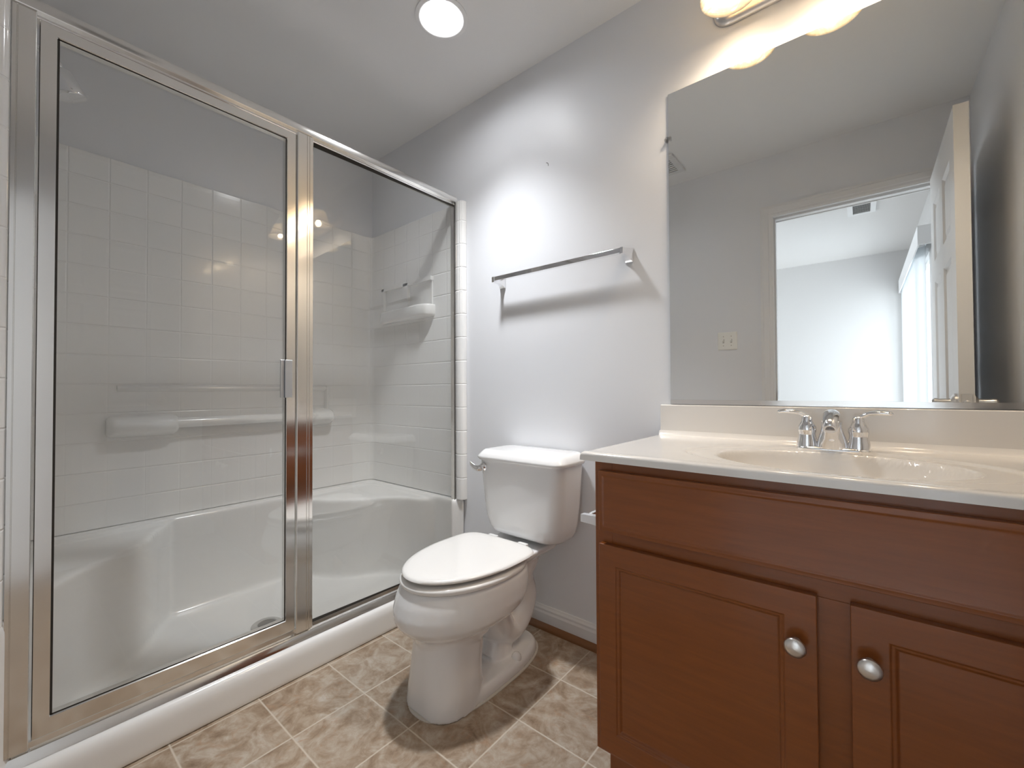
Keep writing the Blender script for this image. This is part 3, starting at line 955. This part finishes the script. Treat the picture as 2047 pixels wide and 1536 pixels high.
# dark shadow gap between liner and base is real: base starts 2 mm lower
bm = bmesh.new()
# base: floor, skirts, curb, seats
box(bm, XL + .002, -1.56, YF + .004, YB - .004, .0, .055)
box(bm, XL + .002, -2.285, YF + .004, YB - .004, .0, .4655)
box(bm, -2.30, -1.57, SYF - .035, YB - .004, .0, .4655)
box(bm, -2.30, -1.57, YF + .004, SYN + .035, .0, .4655)
ring_loft(bm, [[(x, y, z) for x, z in ((-1.538, .0), (-1.541, .085), (-1.549, .104), (-1.562, .112), (-1.66, .112), (-1.70, .055), (-1.70, .0))] for y in (YF + .004, YB - .004)])
def seat(poly):
    cx = sum(p[0] for p in poly) / len(poly)
    ring_loft(bm, [[(x, y, z) for x, y in poly] for z in (.02, .452)])
curveR = [(p.x, p.y) for p in spline([(-2.30, .97, 0), (-2.235, 1.03, 0), (-2.13, 1.085, 0), (-2.03, 1.17, 0), (-1.95, 1.285, 0), (-1.87, 1.36, 0), (-1.77, 1.40, 0), (-1.70, 1.45, 0)], 5)]
seat(curveR + [(-1.70, YB - .004), (XL + .002, YB - .004), (XL + .002, .97)])
curveL = [(p.x, p.y) for p in spline([(-2.30, .50, 0), (-2.20, .43, 0), (-2.06, .36, 0), (-1.965, .28, 0), (-1.90, .19, 0), (-1.80, .115, 0), (-1.72, .075, 0), (-1.66, .03, 0)], 5)]
seat((curveL + [(-1.66, YF + .004), (XL + .002, YF + .004), (XL + .002, .50)])[::-1])
# front flange of the base below the liner bead
box(bm, -1.60, -1.532, SYF - .006, YB - .004, .0, .4655)
box(bm, -1.60, -1.532, YF + .004, SYN + .006, .0, .4655)
base = link('shower_base', bm, ACRP, ss_)
remesh(base, .0095, 9)
# long embossed recess and grab rail on the far wall
bm = bmesh.new()
yy0, yy1 = .318, 1.20
extrude_profile(bm, [(SX + .0005, 1.038), (SX + .010, 1.030), (SX + .012, 1.022), (SX + .0005, 1.008)], 'Y', yy0, yy1)
extrude_profile(bm, [(SX + .0005, yy1 - .018), (SX + .012, yy1 - .006), (SX + .010, yy1 + .004), (SX + .0005, yy1 + .012)], 'Z', .905, 1.036)
link('recess_moulding', bm, ACRP, ss_, bevel=.003)
for ya, yb_ in ((.285, .520), (1.095, 1.225)):
    bm = bmesh.new()
    ring_loft(bm, [[(SX + .001 + d, y, z) for y, z in [(p[0], p[1]) for p in rrect(ya + i_, yb_ - i_, .820 + j_, .912 - k_, 0, .022)]] for d, i_, j_, k_ in ((0, 0, 0, 0), (.02, .0, .006, .006), (.046, .006, .018, .016), (.060, .018, .030, .028))])
    link('rail_bracket', bm, ACRP, ss_, smooth=60)
bm = bmesh.new()
tube(bm, [(SX + .030, .51, .872), (SX + .030, 1.11, .872)], .0225, 20)
link('grab_rail', bm, ACRP, ss_, smooth=60)
# soap shelf on the end wall
bm = bmesh.new()
def niche_frame():
    y0, y1 = SYF - .0, SYF - .020
    # raised frame with two recessed compartments
    xs_ = [-2.185, -2.000, -1.948, -1.775]
    box(bm, -2.205, -2.182, y1, y0, 1.465, 1.612)
    box(bm, -1.998, -1.955, y1, y0, 1.465, 1.612)
    box(bm, -1.772, -1.760, y0 - .008, y0, 1.465, 1.612)
    box(bm, -2.19, -1.765, y0 - .0015, y0, 1.465, 1.600)
    box(bm, -2.205, -1.756, y1, y0, 1.596, 1.618)
niche_frame()
so = link('soap_niche', bm, ACRP, ss_, bevel=.005, seg=3)
bm = bmesh.new()
poly = [(-2.225, SYF)] + [(p.x, p.y) for p in spline([(-2.225, SYF, 0), (-2.205, SYF - .030, 0), (-2.15, SYF - .046, 0), (-2.02, SYF - .054, 0), (-1.90, SYF - .060, 0), (-1.83, SYF - .066, 0), (-1.775, SYF - .056, 0), (-1.748, SYF - .028, 0), (-1.742, SYF, 0)], 6)][1:]
def scl(pl, k):
    cx = -1.98
    return [(cx + (x - cx) * (1 - (1 - k) * .25), SYF - (SYF - y) * k) for x, y in pl]
ring_loft(bm, [[(x, y, z) for x, y in scl(poly, k)] for z, k in ((1.402, .80), (1.408, .93), (1.416, .985), (1.44, 1.0), (1.458, .99), (1.464, .97), (1.466, .93), (1.461, .88))])
link('soap_shelf', bm, ACRP, ss_, smooth=60)
bm = bmesh.new()
lathe(bm, [(.055, 0), (.055, .003), (.050, .006), (.036, .0065), (.034, .004), (.0, .004)], (-1.885, .715, .057), 'Z', 36)
dr = link('shower_drain', bm, mat('drain_plastic', (.55, .54, .52), .3), ss_, smooth=40)
bm = bmesh.new(); lathe(bm, [(.032, 0), (.032, .0012), (.0, .0012)], (-1.885, .715, .0615), 'Z', 28)
g = link('drain_grate', bm, mat('grate_metal', (.32, .31, .30), .45, .8), dr)

# ------------------------------------------------------------------ shower enclosure
se = empty('shower_enclosure', 'silver framed glass shower door and fixed glass panel in front of the white stall', 'shower door')
GX = -1.59
HX0, HX1 = GX - .018, GX + .020
# header with rounded top front edge
hp = [(HX0, 1.944), (GX + .010, 1.944), (GX + .0115, 1.946), (GX + .0115, 1.956), (HX1, 1.956), (HX1 + .0012, 1.958), (HX1 + .001, 1.972), (HX1 - .002, 1.982), (HX1 - .010, 1.990), (GX, 1.993), (HX0, 1.990)]
bm = bmesh.new(); extrude_profile(bm, hp, 'Y', .001, SYF - .002)
link('header_rail', bm, ALU, se, smooth=28)
# bottom track
tp_ = [(HX0, .112), (HX0, .128), (GX - .006, .140), (GX - .006, .150), (GX + .004, .150), (GX + .005, .136), (GX + .016, .133), (GX + .026, .118), (GX + .028, .110), (HX0, .110)]
bm = bmesh.new(); extrude_profile(bm, tp_, 'Y', .018, SYF - .018)
link('bottom_track', bm, ALU, se, smooth=20)
# jambs and post, slim vertical profiles with fine ribs
def jamb_prof(y0, y1, rib):
    p = [(HX0, y0), (HX1 - .002, y0), (HX1, y0 + .002)]
    for r_ in rib:
        p += [(HX1, r_ - .0012), (HX1 - .0022, r_ - .0004), (HX1 - .0022, r_ + .0004), (HX1, r_ + .0012)]
    p += [(HX1, y1 - .002), (HX1 - .002, y1), (HX0, y1)]
    return p
for a0, a1, rib, nm in ((.0185, .061, (.029,), 'wall_jamb'), (.6935, .7515, (.728, .737), 'centre_post'), (1.4765, SYF - .018 + .012, (), 'wall_jamb')):
    bm = bmesh.new()
    if nm == 'wall_jamb' and a0 > 1:
        pr_ = [(GX - .010, 1.4645), (GX + .014, 1.4645), (GX + .014, SYF - .018 + .017), (GX - .010, SYF - .018 + .017)]
    else:
        pr_ = jamb_prof(a0, a1, rib)
    extrude_profile(bm, pr_, 'Z', .150 if a0 > 1 else .141, 1.951)
    link(nm, bm, ALU, se, bevel=0)
link('jamb_seal', B((GX + .014, GX + .0155, 1.4655, 1.4680, .152, 1.943)), DARK, se)
# fixed glass
bm = bmesh.new()
extrude_profile(bm, [(GX - .0125, .7515), (GX - .0075, .7515), (GX + .0090, 1.4655), (GX + .0040, 1.4655)], 'Z', .148, 1.956)
fg = link('fixed_glass', bm, GLASS, se)
for za, zb in ((.1500, .156), (1.935, 1.945)):
    bm = bmesh.new(); extrude_profile(bm, [(GX - .0074, .752), (GX - .0050, .752), (GX + .0115, 1.4645), (GX + .0091, 1.4645)], 'Z', za, zb)
    link('glazing_bead', bm, DARK, fg)
# hinged door: mitred frame
dx0, dx1, dy0, dy1, dz0, dz1 = GX - .012, GX + .0165, .0655, .6895, .157, 1.9405
fwid = .0325
bm = bmesh.new()
O = [(dy0, dz0), (dy1, dz0), (dy1, dz1), (dy0, dz1)]
I = [(dy0 + fwid, dz0 + .044), (dy1 - fwid, dz0 + .044), (dy1 - fwid, dz1 - .029), (dy0 + fwid, dz1 - .029)]
E_ = [(a[0] + (b[0] - a[0]) * .93, a[1] + (b[1] - a[1]) * .93) for a, b in zip(O, I)]
def vv(pts, x): return [bm.verts.new((x, p[0], p[1])) for p in pts]
R_ = [vv(O, dx0), vv(O, dx1 - .002), vv([(p[0] + (.0015 if p[0] < .3 else -.0015), p[1] + (.0015 if p[1] < 1 else -.0015)) for p in O], dx1), vv(E_, dx1), vv(I, dx1 - .004), vv(I, dx0)]
for k in range(6):
    a, b = R_[k], R_[(k + 1) % 6]
    for i in range(4):
        j = (i + 1) % 4
        bm.faces.new((a[i], a[j], b[j], b[i]))
dr_ = link('door_frame', bm, ALU, se)
link('door_glass', B((GX - .0025, GX + .0025, dy0 + fwid - .008, dy1 - fwid + .008, dz0 + .036, dz1 - .022)), GLASS, dr_)
fl = bmesh.new()
box(fl, dx1 - .0045, dx1 - .003, dy0 + fwid - .0005, dy0 + fwid + .0025, dz0 + .044, dz1 - .029)
box(fl, dx1 - .0045, dx1 - .003, dy1 - fwid - .0025, dy1 - fwid + .0005, dz0 + .044, dz1 - .029)
box(fl, dx1 - .0045, dx1 - .003, dy0 + fwid, dy1 - fwid, dz0 + .0435, dz0 + .0465)
box(fl, dx1 - .0045, dx1 - .003, dy0 + fwid, dy1 - fwid, dz1 - .0312, dz1 - .0287)
link('glazing_gasket', fl, DARK, dr_)
PULLM = mat('grey_anodised', (.52, .54, .57), .35, .8)
bm = B((dx1, dx1 + .010, .6500, .6745, .985, 1.118), (dx1 - .002, dx1 + .003, .6370, .6500, .985, 1.118))
link('door_pull', bm, PULLM, dr_, bevel=.001)
# ---- shower head on the near wall
hd = empty('wall_shower', 'chrome shower head on its arm high inside the shower stall', 'shower head')
HXc = -1.97
bm = bmesh.new(); lathe(bm, [(.030, 0), (.028, .006), (.014, .012)], (HXc, YF + .0005, 2.075), 'Y', 28)
link('wall_flange', bm, CHROME, hd, smooth=50)
bm = bmesh.new(); tube(bm, spline([(HXc, YF + .002, 2.075), (HXc, .03, 2.086), (HXc, .085, 2.078), (HXc, .120, 2.056)], 8), .0105, 16)
link('arm', bm, CHROME, hd, smooth=60)
bm = bmesh.new()
prof = [(.009, 0), (.013, .004), (.013, .018), (.010, .022), (.022, .026), (.028, .034), (.035, .080), (.039, .102), (.037, .106), (.004, .106)]
ax = Vector((0, .38, -1)).normalized(); st0 = Vector((HXc, .116, 2.062))
sd = Vector((1, 0, 0)); up2 = ax.cross(sd)
ring_loft(bm, [[st0 + ax * h + sd * (r_ * math.cos(2 * PI * k / 28)) + up2 * (r_ * math.sin(2 * PI * k / 28)) for k in range(28)] for r_, h in prof])
link('spray_head', bm, CHROME, hd, smooth=50)
